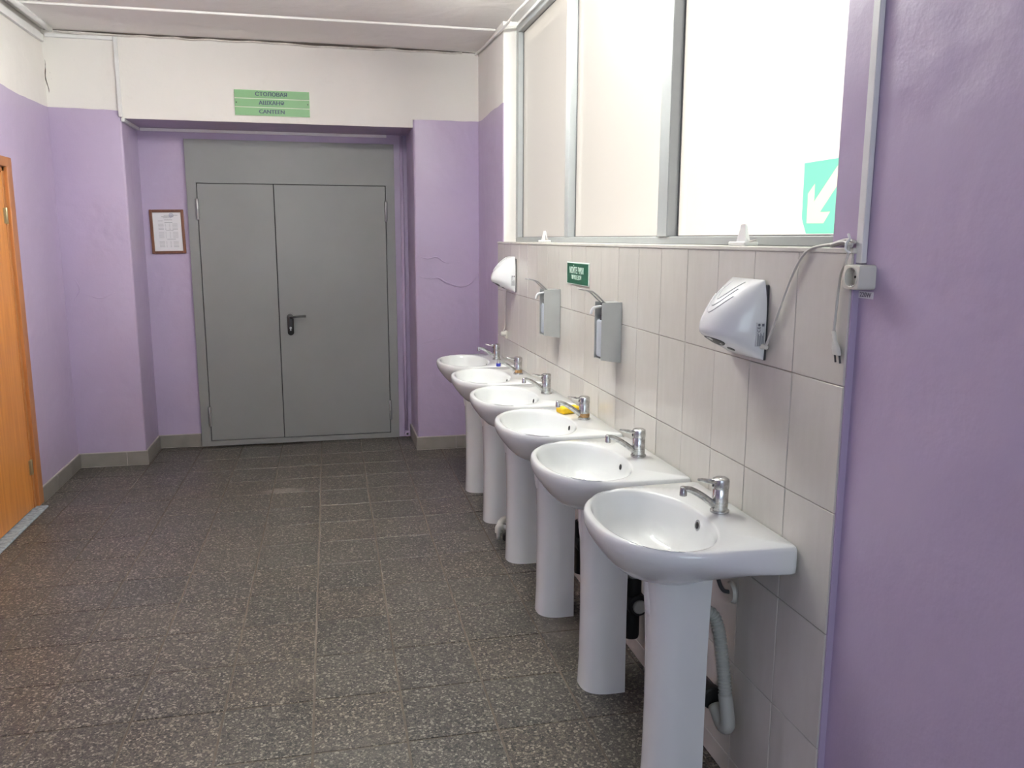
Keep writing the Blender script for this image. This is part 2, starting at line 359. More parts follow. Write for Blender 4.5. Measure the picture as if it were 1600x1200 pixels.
# end wall behind the camera, with a window opening for the daylight
bm = bmesh.new(); box(bm, XL-.1, -1.45, YE-.15, YE, 0, ZC+.02); box(bm, .95, XR+.2, YE-.15, YE, 0, ZC+.02); box(bm, -1.45, .95, YE-.15, YE, 0, .9); box(bm, -1.45, .95, YE-.15, YE, 2.6, ZC+.02)
finish('wall_end', bm, M_wall, kind='structure')
# skirting tiles
def skirt(name, segs):
    s = struct(name)
    for ax, fixed, a, b, sgn in segs:
        p = a; first = True
        while p < b-.005:
            q = min(p+.30, b)
            if b-q < .03: q = b
            g = .0015
            if ax == 'x': bm = B(p+g, q-g, fixed-.011, fixed-.001, .004, .098, bev=.002)
            else: bm = B(min(fixed, fixed+sgn*.011)+(.001 if sgn > 0 else 0), max(fixed, fixed+sgn*.011), p+g, q-g, .004, .098, bev=.002)
            finish('tile', bm, M_skirt, s); p = q
        if ax == 'x': finish('grout_bed', B(a, b, fixed-.008, fixed, 0, .102), M_skgrout, s)
        else: finish('grout_bed', B(min(fixed, fixed+sgn*.008), max(fixed, fixed+sgn*.008), a, b, 0, .102), M_skgrout, s)
    return s
skirt('baseboard_left', [('y', XL, 5.285, YP, 1), ('y', XL, YE, 4.25, 1)])
skirt('baseboard_back', [('x', YP, XL+.012, -1.238+.011, 0), ('y', -1.238, YP, YN, 1), ('x', YN, -1.226, -.93, 0), ('y', .672, YP, YN, -1), ('x', YP, .661, XR-.001, 0)])
# ------------------------------------------------------------------ window
win = struct('window_1', (1.226, 0, 0))
def W_(name, x0, x1, y0, y1, z0, z1, mat=M_frame, bev=.003):
    o = finish(name, B(x0-1.226, x1-1.226, y0, y1, z0, z1, bev=bev), mat, win); return o
WF, WB, WG = 1.226, 1.29, 1.262
W_('frame_bottom', WF, WB, 1.716, 5.258, ZT+.006, 1.583); W_('frame_top', WF, WB, 1.716, 5.258, 2.815, 2.862)
W_('frame_side', WF, WB, 5.205, 5.260, 1.582, 2.816); W_('frame_side', WF, WB, 1.717, 1.772, 1.582, 2.816)
W_('frame_packing', WF+.01, WB, 1.716, 5.262, 2.862, ZC+.01, M_white, 0)
W_('mullion', WF-.004, WB, 4.085, 4.150, 1.582, 2.816); W_('mullion', WF-.008, WB, 2.835, 2.925, 1.582, 2.816)
for a, b in ((4.150, 5.205), (2.925, 4.085), (1.772, 2.835)):
    W_('pane', WG, WG+.006, a, b, 1.582, 2.816, M_pane, 0)
    for q in ((a, a+.005, 1.582, 2.816), (b-.005, b, 1.582, 2.816), (a, b, 1.582, 1.586), (a, b, 2.812, 2.816)):
        W_('gasket', WG-.004, WG-.0005, *q, M_dkgrey, 0)
W_('sill', XT-.003, WF+.03, 1.60, 5.330, ZT-.006, ZT+.006, M_sill, .002)
# ------------------------------------------------------------------ grey steel double door in the niche
d1 = struct('door_1', (-.178, 6.53, 0)); DO = Vector((-.178, 6.53, 0))
def D_(name, x0, x1, y0, y1, z0, z1, mat=M_door, par=d1, bev=.002):
    return finish(name, B(x0-DO.x, x1-DO.x, y0-DO.y, y1-DO.y, z0, z1, bev=bev), mat, par)
FX0, FX1, FZ = -.926, .571, 2.274; LX0, LX1, LZ0, LZ1, LM = -.857, .503, .046, 1.966, -.318
bm = bmesh.new()
for q in ((FX0, LX0-.002, .004, FZ), (LX1+.002, FX1, .004, FZ), (LX0-.002, LX1+.002, LZ1+.002, FZ), (LX0-.002, LX1+.002, .004, LZ0-.003)): box(bm, q[0]-DO.x, q[1]-DO.x, 0, YN-DO.y, q[2], q[3])
finish('door_frame', bm, M_door, d1)
D_('gap', LX0-.002, LX1+.002, 6.548, YN-.001, LZ0-.004, LZ1+.003, M_black, bev=0)
leafL = D_('door_leaf', LX0+.003, LM-.003, 6.531, 6.547, LZ0+.002, LZ1-.003); leafR = D_('door_leaf', LM+.003, LX1-.003, 6.529, 6.547, LZ0+.002, LZ1-.003)
for x, z, par in ((LX0, 1.78, leafL), (LX0, .235, leafL), (LX1, 1.775, leafR), (LX1, .23, leafR)):
    bm = bmesh.new(); lathe(bm, ((.010, -.075), (.011, -.073), (.011, -.004), (.009, -.003), (.009, .003), (.0115, .004), (.0115, .073), (.010, .075)), (x-DO.x, 6.522-DO.y, z), 14)
    finish('hinge', bm, M_hinge, par, angle=40)
# handle
hx, hz = -.237-DO.x, .925
bm = bmesh.new(); out = []
for k in range(28):
    a = 2*math.pi*k/28; out.append((.024*math.cos(a), .024*math.sin(a)+(.058 if math.sin(a) >= 0 else -.058)))
loft(bm, [[(hx+s*u, y, hz+s*v) for u, v in out] for s, y in ((1, -.001), (1, -.008), (.85, -.013))])
hp = finish('handle_plate', bm, M_blackpl, leafR, angle=50)
finish('lever_handle', tube(bmesh.new(), catmull([(hx, -.01, hz+.055), (hx+.002, -.045, hz+.056), (hx+.02, -.060, hz+.060), (hx+.06, -.060, hz+.064), (hx+.116, -.056, hz+.066)], 6), .009, 12), M_blackpl, leafR, smooth=True)
bm = bmesh.new(); lathe(bm, ((.0085, -.0165), (.0085, -.012)), (hx, 0, hz-.025), 14, 'Y'); box(bm, hx-.004, hx+.004, -.016, -.012, hz-.046, hz-.025)
finish('lock_cylinder', bm, M_hinge, leafR)
# rubble and painted pipe at the foot of the door
tag(finish('floor_debris', loft(bmesh.new(), [[(-.93+.75*k/11+(.75 if s else 0)*0, 6.515-.012*random.random()-(.014 if (0 < j < 2) else 0), z) for k in range(12)] for j, (s, z) in enumerate(((0, .0005), (0, .004+.003), (0, .0008)))], False, False, False), M_rust), 'thin ragged line of mortar crumbs along the foot of the grey door', 'debris')
pp = thing('painted_pipe', 'purple overpainted pipe running up the niche corner beside grey door', 'pipe', (.628, 6.53, 0))
finish('riser', tube(bmesh.new(), [(0, 0, .06), (0, 0, .8), (.002, .002, 1.6), (.001, 0, 2.335)], .014, 10), M_pur, pp, smooth=True)
bm = bmesh.new(); lathe(bm, ((.020, -.05), (.022, -.045), (.022, .0), (.016, .02)), (.002, -.01, .040), 16, 'Y'); finish('stub_end', bm, M_pur, pp, angle=40)
bm = bmesh.new(); lathe(bm, ((.009, -.0515), (.009, -.0495)), (.002, -.01, .040), 12, 'Y'); finish('stub_bore', bm, M_black, pp)
# ------------------------------------------------------------------ wooden door in the left wall
d2 = struct('door_2', (XL, 4.76, 0))
def E_(name, x0, x1, y0, y1, z0, z1, mat, par=d2, bev=.003): return finish(name, B(x0-XL, x1-XL, y0-4.76, y1-4.76, z0, z1, bev=bev), mat, par)
E_('casing_side', XL-.03, XL+.012, 5.205, 5.285, .012, 2.010, M_wood2); E_('casing_side', XL-.03, XL+.012, 4.235, 4.315, .012, 2.010, M_wood2)
E_('casing_head', XL-.03, XL+.0125, 4.235, 5.285, 1.955, 2.010, M_wood2)
E_('jamb', XL-.09, XL-.004, 5.170, 5.206, .012, 1.956, M_wood2); E_('jamb', XL-.09, XL-.004, 4.314, 4.350, .012, 1.956, M_wood2); E_('jamb_head', XL-.09, XL-.004, 4.314, 5.206, 1.93, 1.956, M_wood2)
E_('gap', XL-.06, XL-.03, 4.35, 5.170, .012, 1.93, M_black, bev=0)
leaf = E_('door_leaf', XL-.045, XL-.006, 4.356, 5.163, .018, 1.924, M_wood)
for z in (1.69, .26):
    bm = bmesh.new(); lathe(bm, ((.006, -.045), (.007, -.043), (.007, .043), (.006, .045)), (.000, 5.168-4.76, z), 12); box(bm, -.006, -.001, .36+.018, .412, z-.042, z+.042)
    finish('hinge', bm, simple('brass_hinge', (.40, .33, .20), .35, .8), leaf, angle=40)
E_('threshold', XL-.06, XL+.055, 4.30, 5.215, .0, .012, M_thresh, bev=.004)
# ------------------------------------------------------------------ cable ducts and cables
def duct(name, bms, label, mat=M_white):
    t = thing(name, label, 'cable duct')
    for b in bms: finish('duct_length', B(*b, bev=.0015), mat, t)
    return t
duct('cable_duct', [(XL+.001, XL+.022, -2.9, 6.06, 2.790, 2.835)], 'white duct running along the top of the left wall')
duct('cable_duct', [(XL+.024, -1.252, YP-.0245, YP-.005, 2.826, 2.848), (-1.250, -1.228, YP-.0245, YP-.005, 2.352, 2.848), (-1.236, -1.216, YP-.022, YN-.022, 2.322, 2.343), (-1.214, .52, YN-.020, YN-.001, 2.322, 2.343)], 'white duct dropping beside the lintel and crossing above the grey door')
duct('cable_duct', [(XR-.014, XR-.0005, 1.583, 1.606, 1.523, ZC)], 'white duct rising from the socket up the near purple wall')
tag(finish('ceiling_pipe', tube(bmesh.new(), catmull([(XL+.075, -2.9, 2.862), (XL+.075, 2, 2.862), (XL+.073, 4.5, 2.861), (XL+.072, 6.02, 2.860)], 5), .018, 12), M_white, smooth=True), 'round white pipe under the ceiling along the left wall', 'pipe')
pts = [(XL+.10, YP-.03, 2.862)]
for k in range(1, 27): pts.append((XL+.10+k*.1, YP-.020+random.uniform(-.004, .004), 2.858+random.uniform(-.008, .004)))
tag(finish('cable', tube(bmesh.new(), catmull(pts, 4), .006, 8), simple('dirty_white_cable', (.62, .58, .54), .6, var=.15), smooth=True), 'white painted cable stapled under the ceiling above the canteen sign', 'cable')
tag(finish('cable', tube(bmesh.new(), catmull([(1.12, YP-.02, 2.855), (1.125, 5.8, 2.845), (1.125, 5.45, 2.835), (1.130, 5.22, 2.828), (1.135, 4.9, 2.84), (1.135, 4.5, 2.832), (1.13, 4.0, 2.842), (1.13, 3.4, 2.835), (1.13, 2.6, 2.84), (1.13, 1.7, 2.845)], 8), .008, 8), M_white, smooth=True), 'loose white cable hanging in front of the window head', 'cable')
# ------------------------------------------------------------------ wash basins
RIM = .832; CD = .272
def outline():
    P = []
    n = 60
    for k in range(n+1):
        a = math.pi/2*k/n; P.append((.19+.252*abs(math.sin(a))**(2/2.25), .284*abs(math.cos(a))**(2/2.25)))
    P = [(0.0, .270), (.0015, .280), (.006, .2855), (.015, .287), (.06, .287), (.12, .286)] + P
    return P
_OL = outline(); _OL = _OL + [(d, -v) for d, v in reversed(_OL)]
def r_out(phi):
    dx, dy = math.cos(phi), math.sin(phi); best = None
    n = len(_OL)
    for i in range(n):
        a = _OL[i]; b = _OL[(i+1) % n]
        ax, ay = a[0]-CD, a[1]; ex, ey = b[0]-a[0], b[1]-a[1]
        den = dx*ey-dy*ex
        if abs(den) < 1e-12: continue
        t = (ax*ey-ay*ex)/den; s = (ax*dy-ay*dx)/den
        if t > 0 and -1e-9 <= s <= 1+1e-9 and (best is None or t < best): best = t
    return best
cang = [math.atan2(v, d-CD) for d, v in ((0, .270), (.0015, .280), (.006, .2855), (.015, .287), (0, .2), (0, .1))]
phis = sorted([2*math.pi*k/88-math.pi for k in range(88)] + cang + [-c for c in cang])
RO = [r_out(p) for p in phis]
def r_in(p): # egg shaped bowl opening
    a = .146; b = .252
    return 1/((abs(math.cos(p))/a)**2.15+(abs(math.sin(p))/b)**2.15)**(1/2.15)
RI = [r_in(p) for p in phis]
def sm(t): t = max(0, min(1, t)); return t*t*(3-2*t)
FRONT = [(.22, .680), (.40, .685), (.58, .703), (.76, .734), (.90, .767), (.965, .786), (.992, .800), (1.0, .809), (.998, .820), (.985, .8285), (.965, .832)]
BACK = [(.22, .752), (.40, .754), (.70, .756), (.93, .757), (.985, .759), (.997, .764), (1.0, .780), (1.0, .805), (.999, .820), (.990, .829), (.975, .832)]
INNER = [(1.035, .8315), (1.01, .8305), (.99, .826), (.965, .812), (.935, .790), (.87, .757), (.76, .730), (.58, .710), (.35, .700), (.12, .696)]
def basin_mesh():
    rings = []
    for (sf, zf), (sb, zb) in zip(FRONT, BACK):
        ring = []
        for p, ro in zip(phis, RO):
            d = CD+(sf+.12*(1-sf))*ro*math.cos(p); w = 1-sm((d-.02)/.24); s = sf+(sb-sf)*w; z = zf+(zb-zf)*w
            ring.append((-(CD+s*ro*math.cos(p)), s*ro*math.sin(p), z))
        rings.append(ring)
    for s, z in INNER:
        ring = []
        for p, ri in zip(phis, RI):
            k = s
            ring.append((-(CD-.012*(1-min(1, s))+k*ri*math.cos(p)), k*ri*math.sin(p), z))
        rings.append(ring)
    bm = loft(bmesh.new(), rings); me = bpy.data.meshes.new('bowl'); bmesh.ops.recalc_face_normals(bm, faces=bm.faces); bm.to_mesh(me); bm.free(); me.materials.append(M_ceramic)
    me.polygons.foreach_set('use_smooth', [True]*len(me.polygons)); return me
def pedestal_mesh():
    rings = []
    for z, w, xf in ((0, .086, .852), (.012, .085, .853), (.10, .082, .856), (.30, .080, .858), (.45, .081, .856), (.55, .084, .852), (.62, .088, .846), (.684, .092, .840)):
        L_ = .995-xf; R_ = min(.105, L_); ring = []
        def half(w_, off):
            pts = [(.995, w_-off)]
            n = 14
            for k in range(n+1):
                a = math.pi/2*k/n; e = 2/2.6
                pts.append((xf+R_-(R_-off)*math.sin(a)**e, (w_-off)*math.cos(a)**e if k < n else 0))
            return pts
        o = half(w, 0); i = half(w, .012)
        loop = o + [(x, -y) for x, y in reversed(o[:-1])] + [(x, -y) for x, y in i[:-1]] + [i[-1]] + [(x, y) for x, y in reversed(i[:-1])]
        rings.append([(x-XT, y, z) for x, y in loop])
    bm = loft(bmesh.new(), rings, True, True); me = bpy.data.meshes.new('pedestal'); bmesh.ops.recalc_face_normals(bm, faces=bm.faces); bm.to_mesh(me); bm.free(); me.materials.append(M_ceramic)
    me.polygons.foreach_set('use_smooth', [True]*len(me.polygons)); me.set_sharp_from_angle(angle=math.radians(50)); return me
FXB = -.070
def to_me(name, bm, mat, angle=40):
    me = bpy.data.meshes.new(name); bmesh.ops.recalc_face_normals(bm, faces=bm.faces); bm.to_mesh(me); bm.free(); me.materials.append(mat)
    me.polygons.foreach_set('use_smooth', [True]*len(me.polygons)); me.set_sharp_from_angle(angle=math.radians(angle)); return me
ME_bowl, ME_ped = basin_mesh(), pedestal_mesh()
bm = bmesh.new(); lathe(bm, ((.0262, 0), (.0266, .002), (.0262, .006), (.0232, .0075), (.0232, .009), (.0222, .0095), (.0222, .028), (.0214, .0285), (.0214, .030), (.0222, .0305), (.0222, .064), (.0212, .0655), (.0212, .068), (.0235, .0695), (.0236, .088), (.0225, .094), (.016, .098), (.006, .0995)))
ME_tap = to_me('faucet', bm, M_chrome)
bm = tube(bmesh.new(), catmull([(-.012, 0, .016), (-.034, 0, .034), (-.060, 0, .053), (-.084, 0, .067), (-.100, 0, .073), (-.110, 0, .0735)], 5), .009, 12, rfun=lambda t: .0105-.0022*t)
lathe(bm, ((.0088, .055), (.0100, .056), (.0100, .066), (.0094, .068), (.0090, .079), (.006, .082)), (-.113, 0, 0), 16)
ME_spout = to_me('spout', bm, M_chrome)
lp = [(-.016, -.010, .088), (-.035, -.0145, .090), (-.052, -.0125, .093), (-.065, -.004, .096), (-.067, 0, .0962), (-.065, .004, .096), (-.052, .0125, .093), (-.035, .0145, .090), (-.016, .010, .088)]
ME_lever = to_me('lever', tube(bmesh.new(), catmull(lp, 5), .0036, 8), M_chrome)
bm = bmesh.new(); lathe(bm, ((.0035, -.0245), (.0035, -.0225)), (0, 0, .077), 10, 'X'); ME_dot = to_me('indicator', bm, M_black)
bm = bmesh.new(); lathe(bm, ((.006, .0), (.020, .001), (.021, .0035), (.014, .004), (.012, .002)), (0, 0, 0), 24); ME_drain = to_me('drain', bm, M_chrome)
# overflow on the wall side of the bowl
ov = Vector((-(CD-.0007-.945*.146)-.0002, 0, .797)); on = Vector((-.98, 0, .18)).normalized()
def disc(r0, r1, h0, h1, m, name):
    bm = bmesh.new(); u = Vector((0, 1, 0)); v = on.cross(u); n = 20
    loft(bm, [[ov+on*h+(u*math.cos(2*math.pi*k/n)+v*math.sin(2*math.pi*k/n))*r for k in range(n)] for r, h in ((r0, h0), (r0, h1), (r1, h1+.0008), (r1, h1-.0004))])
    return to_me(name, bm, m)
ME_ovh = disc(.0098, .004, -.004, .0018, M_black, 'overflow_hole'); ME_ovr = disc(.0155, .0100, -.004, .0012, M_chrome, 'overflow_ring')
BY = [2.014, 2.622, 3.236, 3.836, 4.432, 5.018]
BL = ['white ceramic pedestal basin nearest the camera, with a chrome ring in its overflow',
      'second white pedestal basin from the camera, black trap behind its pedestal',
      'third white pedestal basin from the camera, yellow sponge lying behind its rusty faucet',
      'fourth white pedestal basin from the camera, under the dispenser nearer the canteen door',
      'fifth white pedestal basin from the camera, blue tape around its spout tip',
      'white pedestal basin farthest from the camera, next to the purple corner']
TURN = [3, 1, -2, 2, 2, -3]
def hose(pts, r, pitch=.0095):
    c = catmull(pts, 10); L_ = sum((b-a).length for a, b in zip(c, c[1:])); n = int(L_/pitch)*4
    # resample evenly
    acc = [0]
    for a, b in zip(c, c[1:]): acc.append(acc[-1]+(b-a).length)
    out = []; j = 0
    for k in range(n+1):
        s = L_*k/n
        while j < len(acc)-2 and acc[j+1] < s: j += 1
        out.append(c[j].lerp(c[j+1], (s-acc[j])/max(1e-9, acc[j+1]-acc[j])))
    return tube(bmesh.new(), out, r, 14, rfun=lambda t: r*(1, 1.08, 1, .86)[int(round(t*n)) % 4])
for i, y in enumerate(BY):
    t = thing('wash_basin', BL[i], 'basin', (XT-.0025, y, 0), 'pedestal wash basins along the tiled wall')
    fromme('bowl', ME_bowl, None, t); fromme('pedestal', ME_ped, None, t)
    f = fromme('faucet', ME_tap, None, t); f.location = (FXB, 0, RIM); f.rotation_euler.z = math.radians(TURN[i])
    sp = fromme('spout', ME_spout, None, f); fromme('lever', ME_lever, None, f); fromme('indicator', ME_dot, None, f)
    if i in (2, 4):
        bm = bmesh.new(); lathe(bm, ((.0226, .010), (.0228, .012), (.0227, .024), (.0223, .027)), (0, 0, 0), 20); o = finish('rust_stain', bm, M_limescale, f, smooth=True); o['label'] = 'orange rust stain at the foot of the faucet'
    if i == 4:
        bm = bmesh.new(); lathe(bm, ((.0105, .048), (.0128, .050), (.0128, .064), (.0105, .066)), (-.113, 0, 0), 14); o = finish('spout_tape', bm, M_blue, f, smooth=True); o['label'] = 'blue tape wrapped round the spout tip'
    fromme('overflow_hole', ME_ovh, None, t)
    if i == 0: fromme('overflow_ring', ME_ovr, None, t)
    dr = fromme('drain', ME_drain, None, t); dr.location = (-CD+.01, 0, .696)
    # waste hose, trap and coupling behind the pedestal
    finish('trap', tube(bmesh.new(), catmull([(-.262, 0, .655), (-.25, 0, .55), (-.17, .01, .50), (-.10, .0, .52)], 5), .022, 12), M_white, t, smooth=True)
    if i == 0:
        finish('drain_hose', hose([(-.11, .03, .53), (-.062, .035, .515), (-.046, .018, .47), (-.040, -.005, .38), (-.042, -.035, .29)], .0185), M_hose, t, smooth=True)
        bm = tube(bmesh.new(), catmull([(-.042, -.032, .30), (-.042, -.052, .24), (-.043, -.055, .215), (-.045, -.030, .205), (-.045, .02, .235)], 6), .0205, 14); finish('hose_elbow', bm, M_hose, t, smooth=True)
        bm = bmesh.new(); lathe(bm, ((.030, .028), (.034, .032), (.034, .055), (.030, .060), (.030, .12)), (-.045, 0, .25), 18, 'Y'); finish('coupling', bm, M_rubber, t, angle=40)
    else:
        finish('drain_hose', hose([(-.11, .0, .53), (-.075, .01, .50), (-.060, .03, .42), (-.055, .05, .36)], .0185), M_hose, t, smooth=True)
        bm = bmesh.new(); lathe(bm, ((.034, -.045), (.040, -.04), (.040, .045), (.034, .05)), (-.045, .055, .27), 18, 'Y'); lathe(bm, ((.028, .30), (.03, .31), (.03, .37)), (-.055, .05, 0), 16); lathe(bm, ((.028, .12), (.03, .13), (.03, .25)), (-.045, .085, 0), 16)
        finish('coupling', bm, M_rubber, t, angle=40)
        bm = bmesh.new(); lathe(bm, ((.022, -.056), (.025, -.053), (.025, -.040)), (-.045, .055, .27), 16, 'Y'); finish('coupling_cap', bm, M_hose, t, angle=40)
    bm = tube(bmesh.new(), catmull([(-.075, .02, .76), (-.062, .028, .68), (-.048, .030, .62), (-.030, .032, .585), (-.004, .034, .575)], 6), .006, 10); finish('supply_hose', bm, M_dkgrey, t, smooth=True)
    bm = bmesh.new(); lathe(bm, ((.028, -.012), (.030, -.003), (.034, -.001)), (0, .034, .575), 18, 'X'); finish('wall_collar', bm, M_tile, t, angle=40)
# ------------------------------------------------------------------ hand dryers
def dryer(name, label, y, pathfun):
    HW = .104
    t = thing(name, label, 'hand dryer', (XT, y, 1.264), 'electric hand dryers on the tiled wall')
    Z = [(0, .012), (.004, .022), (.012, .040), (.022, .062), (.034, .084), (.046, .104), (.056, .119), (.062, .1245), (.070, .127)]
    for k in range(1, 22):
        u = k/21; Z.append((.070+.136*u, .008+.119*(max(0, 1-u**1.7))**.75))
    def sec(D, w, n=30):
        out = []
        for k in range(n+1):
            a = math.pi*k/n-math.pi/2; e = 2/2.1
            out.append((-D*abs(math.cos(a))**e, w*math.copysign(abs(math.sin(a))**e, a)))
        return out
    def wz(z): return HW*(1-.16*max(0, (z-.10)/.106)**2.5) if z > .1 else HW*(1-.05*max(0, (.06-z)/.06))
    rings = []
    for z, D in Z: rings.append([(x-.007, v, z) for x, v in sec(D, wz(z))] + [(-.007, wz(z), z), (-.007, -wz(z), z)])
    body = finish('cover', loft(bmesh.new(), rings), M_plastic, t, angle=60)
    finish('back_plate', B(-.0072, -.0005, -HW+.003, HW-.003, -.002, .194, bev=.002), M_dkgrey, t)
    def surf(z, v):
        for (z0, D0), (z1, D1) in zip(Z, Z[1:]):
            if z0 <= z <= z1: D = D0+(D1-D0)*(z-z0)/(z1-z0)
        return -.007-D*max(0, 1-abs(v/wz(z))**2.1)**(1/2.1)
    for a, zz in ((.050, .118), (.042, .136), (.034, .153)):
        pts = []
        for k in range(21):
            u = -1+2*k/20; v = a*u; z = zz+.045*abs(u)**1.6; pts.append((surf(z, v)-.0004, v, z))
        finish('ridge', tube(bmesh.new(), pts, .0018, 6), M_plastic, t, smooth=True)
    def under(name, z0, z1, v0, v1, mat):
        n = 18; rings = []; bm = bmesh.new(); zc, zr, vc, vr = (z0+z1)/2, (z1-z0)/2, (v0+v1)/2, (v1-v0)/2
        for off in (-.0012, .004): rings.append([(surf(zc+zr*math.sin(2*math.pi*k/n), vc+vr*math.cos(2*math.pi*k/n))+off*.6, vc+vr*math.cos(2*math.pi*k/n), zc+zr*math.sin(2*math.pi*k/n)+off) for k in range(n)])
        finish(name, loft(bm, rings), mat, t)
    under('outlet', .030, .054, -.048, .040, M_black); under('sensor', .018, .027, -.046, -.024, M_black)
    lab = finish('rating_label', B(-.034, -.010, -HW-.0012, -HW+.004, .036, .098), simple('rating_label_print', (.66, .67, .68), .3), t); lab['label'] = 'silver rating label with black print'
    yy = -HW-.0014
    for k in range(7): finish('print_line', B(-.0305+.0028*k, -.0293+.0028*k, yy-.0003, yy+.0006, .037, .072-(k % 3)*.004), M_ink, lab)
    text('CE', .012, M_ink, lab, face_mtx((-.027, yy, .080), (0, 0, 1), (-1, 0, 0)), 'print_mark', .0002)
    bm = bmesh.new(); lathe(bm, ((.0035, -.0004), (.0035, .0006)), (-.027, yy, .092), 14, 'Y'); finish('print_mark', bm, M_ink, lab)
    finish('print_mark', B(-.019, -.0125, yy-.0003, yy+.0006, .088, .095), M_ink, lab)
    pathfun(t, HW); return t
def cord1(t, HW):
    o = Vector((XT, 2.04, 1.264)); q = lambda x, y, z: Vector((x, y, z))-o
    bm = bmesh.new(); lathe(bm, ((.004, -.126), (.0065, -.123), (.0065, -.108), (.0075, -.106), (.0075, -.098)), (-.014, 0, .036), 14, 'Y'); finish('cord_grip', bm, M_ivory, t, angle=40)
    pts = [q(1.109, 1.926, 1.300), q(1.108, 1.914, 1.310), q(1.112, 1.88, 1.382), q(1.114, 1.831, 1.477), q(1.114, 1.793, 1.527), q(1.118, 1.757, 1.552), q(1.128, 1.70, 1.562), q(1.130, 1.66, 1.566), q(1.122, 1.625, 1.566), q(1.112, 1.606, 1.552), q(1.110, 1.612, 1.52), q(1.113, 1.630, 1.496), q(1.115, 1.640, 1.426), q(1.114, 1.642, 1.372)]
    c = finish('power_cord', tube(bmesh.new(), catmull(pts, 8), .0034, 10), M_cord, t, smooth=True)
    for k, (a, b, z) in enumerate(((1.69, 1.60, 1.570), (1.695, 1.605, 1.561), (1.685, 1.598, 1.565))):
        finish('cord_bundle', tube(bmesh.new(), catmull([q(1.135-.007*k, a, z-.004), q(1.134-.007*k, (a+b)/2, z+.003), q(1.122-.004*k, b, z-.002)], 6), .0034, 8), M_cord, c, smooth=True)
    finish('cord_tie', tube(bmesh.new(), catmull([q(1.120, 1.622, 1.585), q(1.118, 1.614, 1.574), q(1.110, 1.612, 1.566), q(1.108, 1.610, 1.552), q(1.112, 1.600, 1.545)], 5), .0028, 8), M_white, c, smooth=True)
    bm = bmesh.new(); rings = []
    for z, a, b in ((1.372, .0045, .0045), (1.366, .006, .005), (1.362, .005, .0045), (1.358, .0065, .005), (1.352, .0055, .005), (1.347, .008, .006), (1.338, .011, .0068), (1.334, .013, .0070), (1.322, .0135, .0070), (1.320, .012, .006)):
        y = 1.642-(1.372-z)*.34; rings.append([q(1.114+b*math.cos(2*math.pi*k/16), y+a*math.sin(2*math.pi*k/16), z) for k in range(16)])
    p = finish('plug', loft(bm, rings), M_ivory, t, angle=50)
    for s in (-1, 1):
        finish('plug_pin', tube(bmesh.new(), [q(1.114, 1.624+s*.0085, 1.322), q(1.114, 1.619+s*.0085, 1.303)], .0022, 8), M_dkgrey, p, smooth=True)
def cord6(t, HW):
    y = 4.88
    o = Vector((XT, y, 1.264)); q = lambda x, y, z: Vector((x, y, z))-o
    finish('power_cord', tube(bmesh.new(), catmull([q(1.112, 5.03-.02, 1.275), q(1.114, 5.035, 1.20), q(1.115, 5.05, 1.12), q(1.112, 5.045, 1.04), q(1.100, 5.035, 1.005)], 8), .0034, 8), M_cord, t, smooth=True)
dryer('hand_dryer', 'white curved hand dryer near the window corner, cord looped up to sill', 2.040, cord1)
dryer('hand_dryer', 'white curved hand dryer beside the far purple corner, above the farthest basin', 4.890, cord6)
t = thing('wall_socket', 'small ivory outlet with plug low on the tiles below the far dryer', 'socket', (XT, 5.035, .985))
finish('socket_box', B(-.012, -.0005, -.022, .022, -.024, .024, bev=.003), M_ivory, t); bm = bmesh.new(); lathe(bm, ((.010, -.040), (.014, -.036), (.016, -.012)), (0, 0, .006), 14, 'X'); finish('plug', bm, M_ivory, t, angle=40)
# ------------------------------------------------------------------ elbow soap dispensers
def dispenser(label, y0):
    t = thing('soap_dispenser', label, 'dispenser', (XT, y0, 1.100), 'steel elbow dispensers on the tiled wall')
    D, WD, H_ = .082, .084, .234
    rings = []
    for xx in (0,): pass
    finish('back_plate', B(-.003, -.0005, 0, WD, 0, H_, bev=.0005), M_alu, t)
    for ya in (0, WD-.002):
        bm = bmesh.new(); loft(bm, [[(-.003, ya+k, 0), (-D, ya+k, .012), (-D, ya+k, H_-.001), (-.003, ya+k, H_)] for k in (0, .002)]); finish('side_panel', bm, M_alu, t)
    bm = bmesh.new(); loft(bm, [[(-.003, k, .002), (-D, k, .014), (-D, k, .016), (-.003, k, .004)] for k in (.002, WD-.002)]); finish('bottom_panel', bm, M_alu, t)
    finish('top_bridge', B(-.060, -.003, .002, WD-.002, H_-.003, H_-.001), M_alu, t)
    b = finish('bottle', B(-D+.004, -.006, .006, WD-.006, .018, .165, bev=.010, seg=3), M_bottle, t, angle=60)
    bm = bmesh.new(); lathe(bm, ((.026, .160), (.028, .163), (.028, .185), (.020, .188), (.012, .190), (.012, .225)), (-.045, WD/2, 0), 20); finish('pump_head', bm, M_dkgrey, t, angle=40)
    finish('nozzle', tube(bmesh.new(), catmull([(-.045, WD/2, .215), (-.075, WD/2, .216), (-.098, WD/2, .213), (-.108, WD/2, .203), (-.112, WD/2, .188)], 6), .0055, 10), M_plastic, t, smooth=True)
    yl = .014; yr = WD-.014
    finish('lever_arm', tube(bmesh.new(), catmull([(-.050, yl, H_-.012), (-.070, yl, H_+.002), (-.105, yl, H_+.034), (-.122, yl, H_+.043), (-.155, yl+.002, H_+.050), (-.163, (yl+yr)/2, H_+.051), (-.155, yr-.002, H_+.050), (-.122, yr, H_+.043), (-.105, yr, H_+.034), (-.070, yr, H_+.002), (-.050, yr, H_-.012)], 6), .0032, 8), M_hinge, t, smooth=True)
    finish('lever_bracket', B(-.060, -.035, .004, WD-.004, H_-.016, H_-.002, bev=.002), M_dkgrey, t)
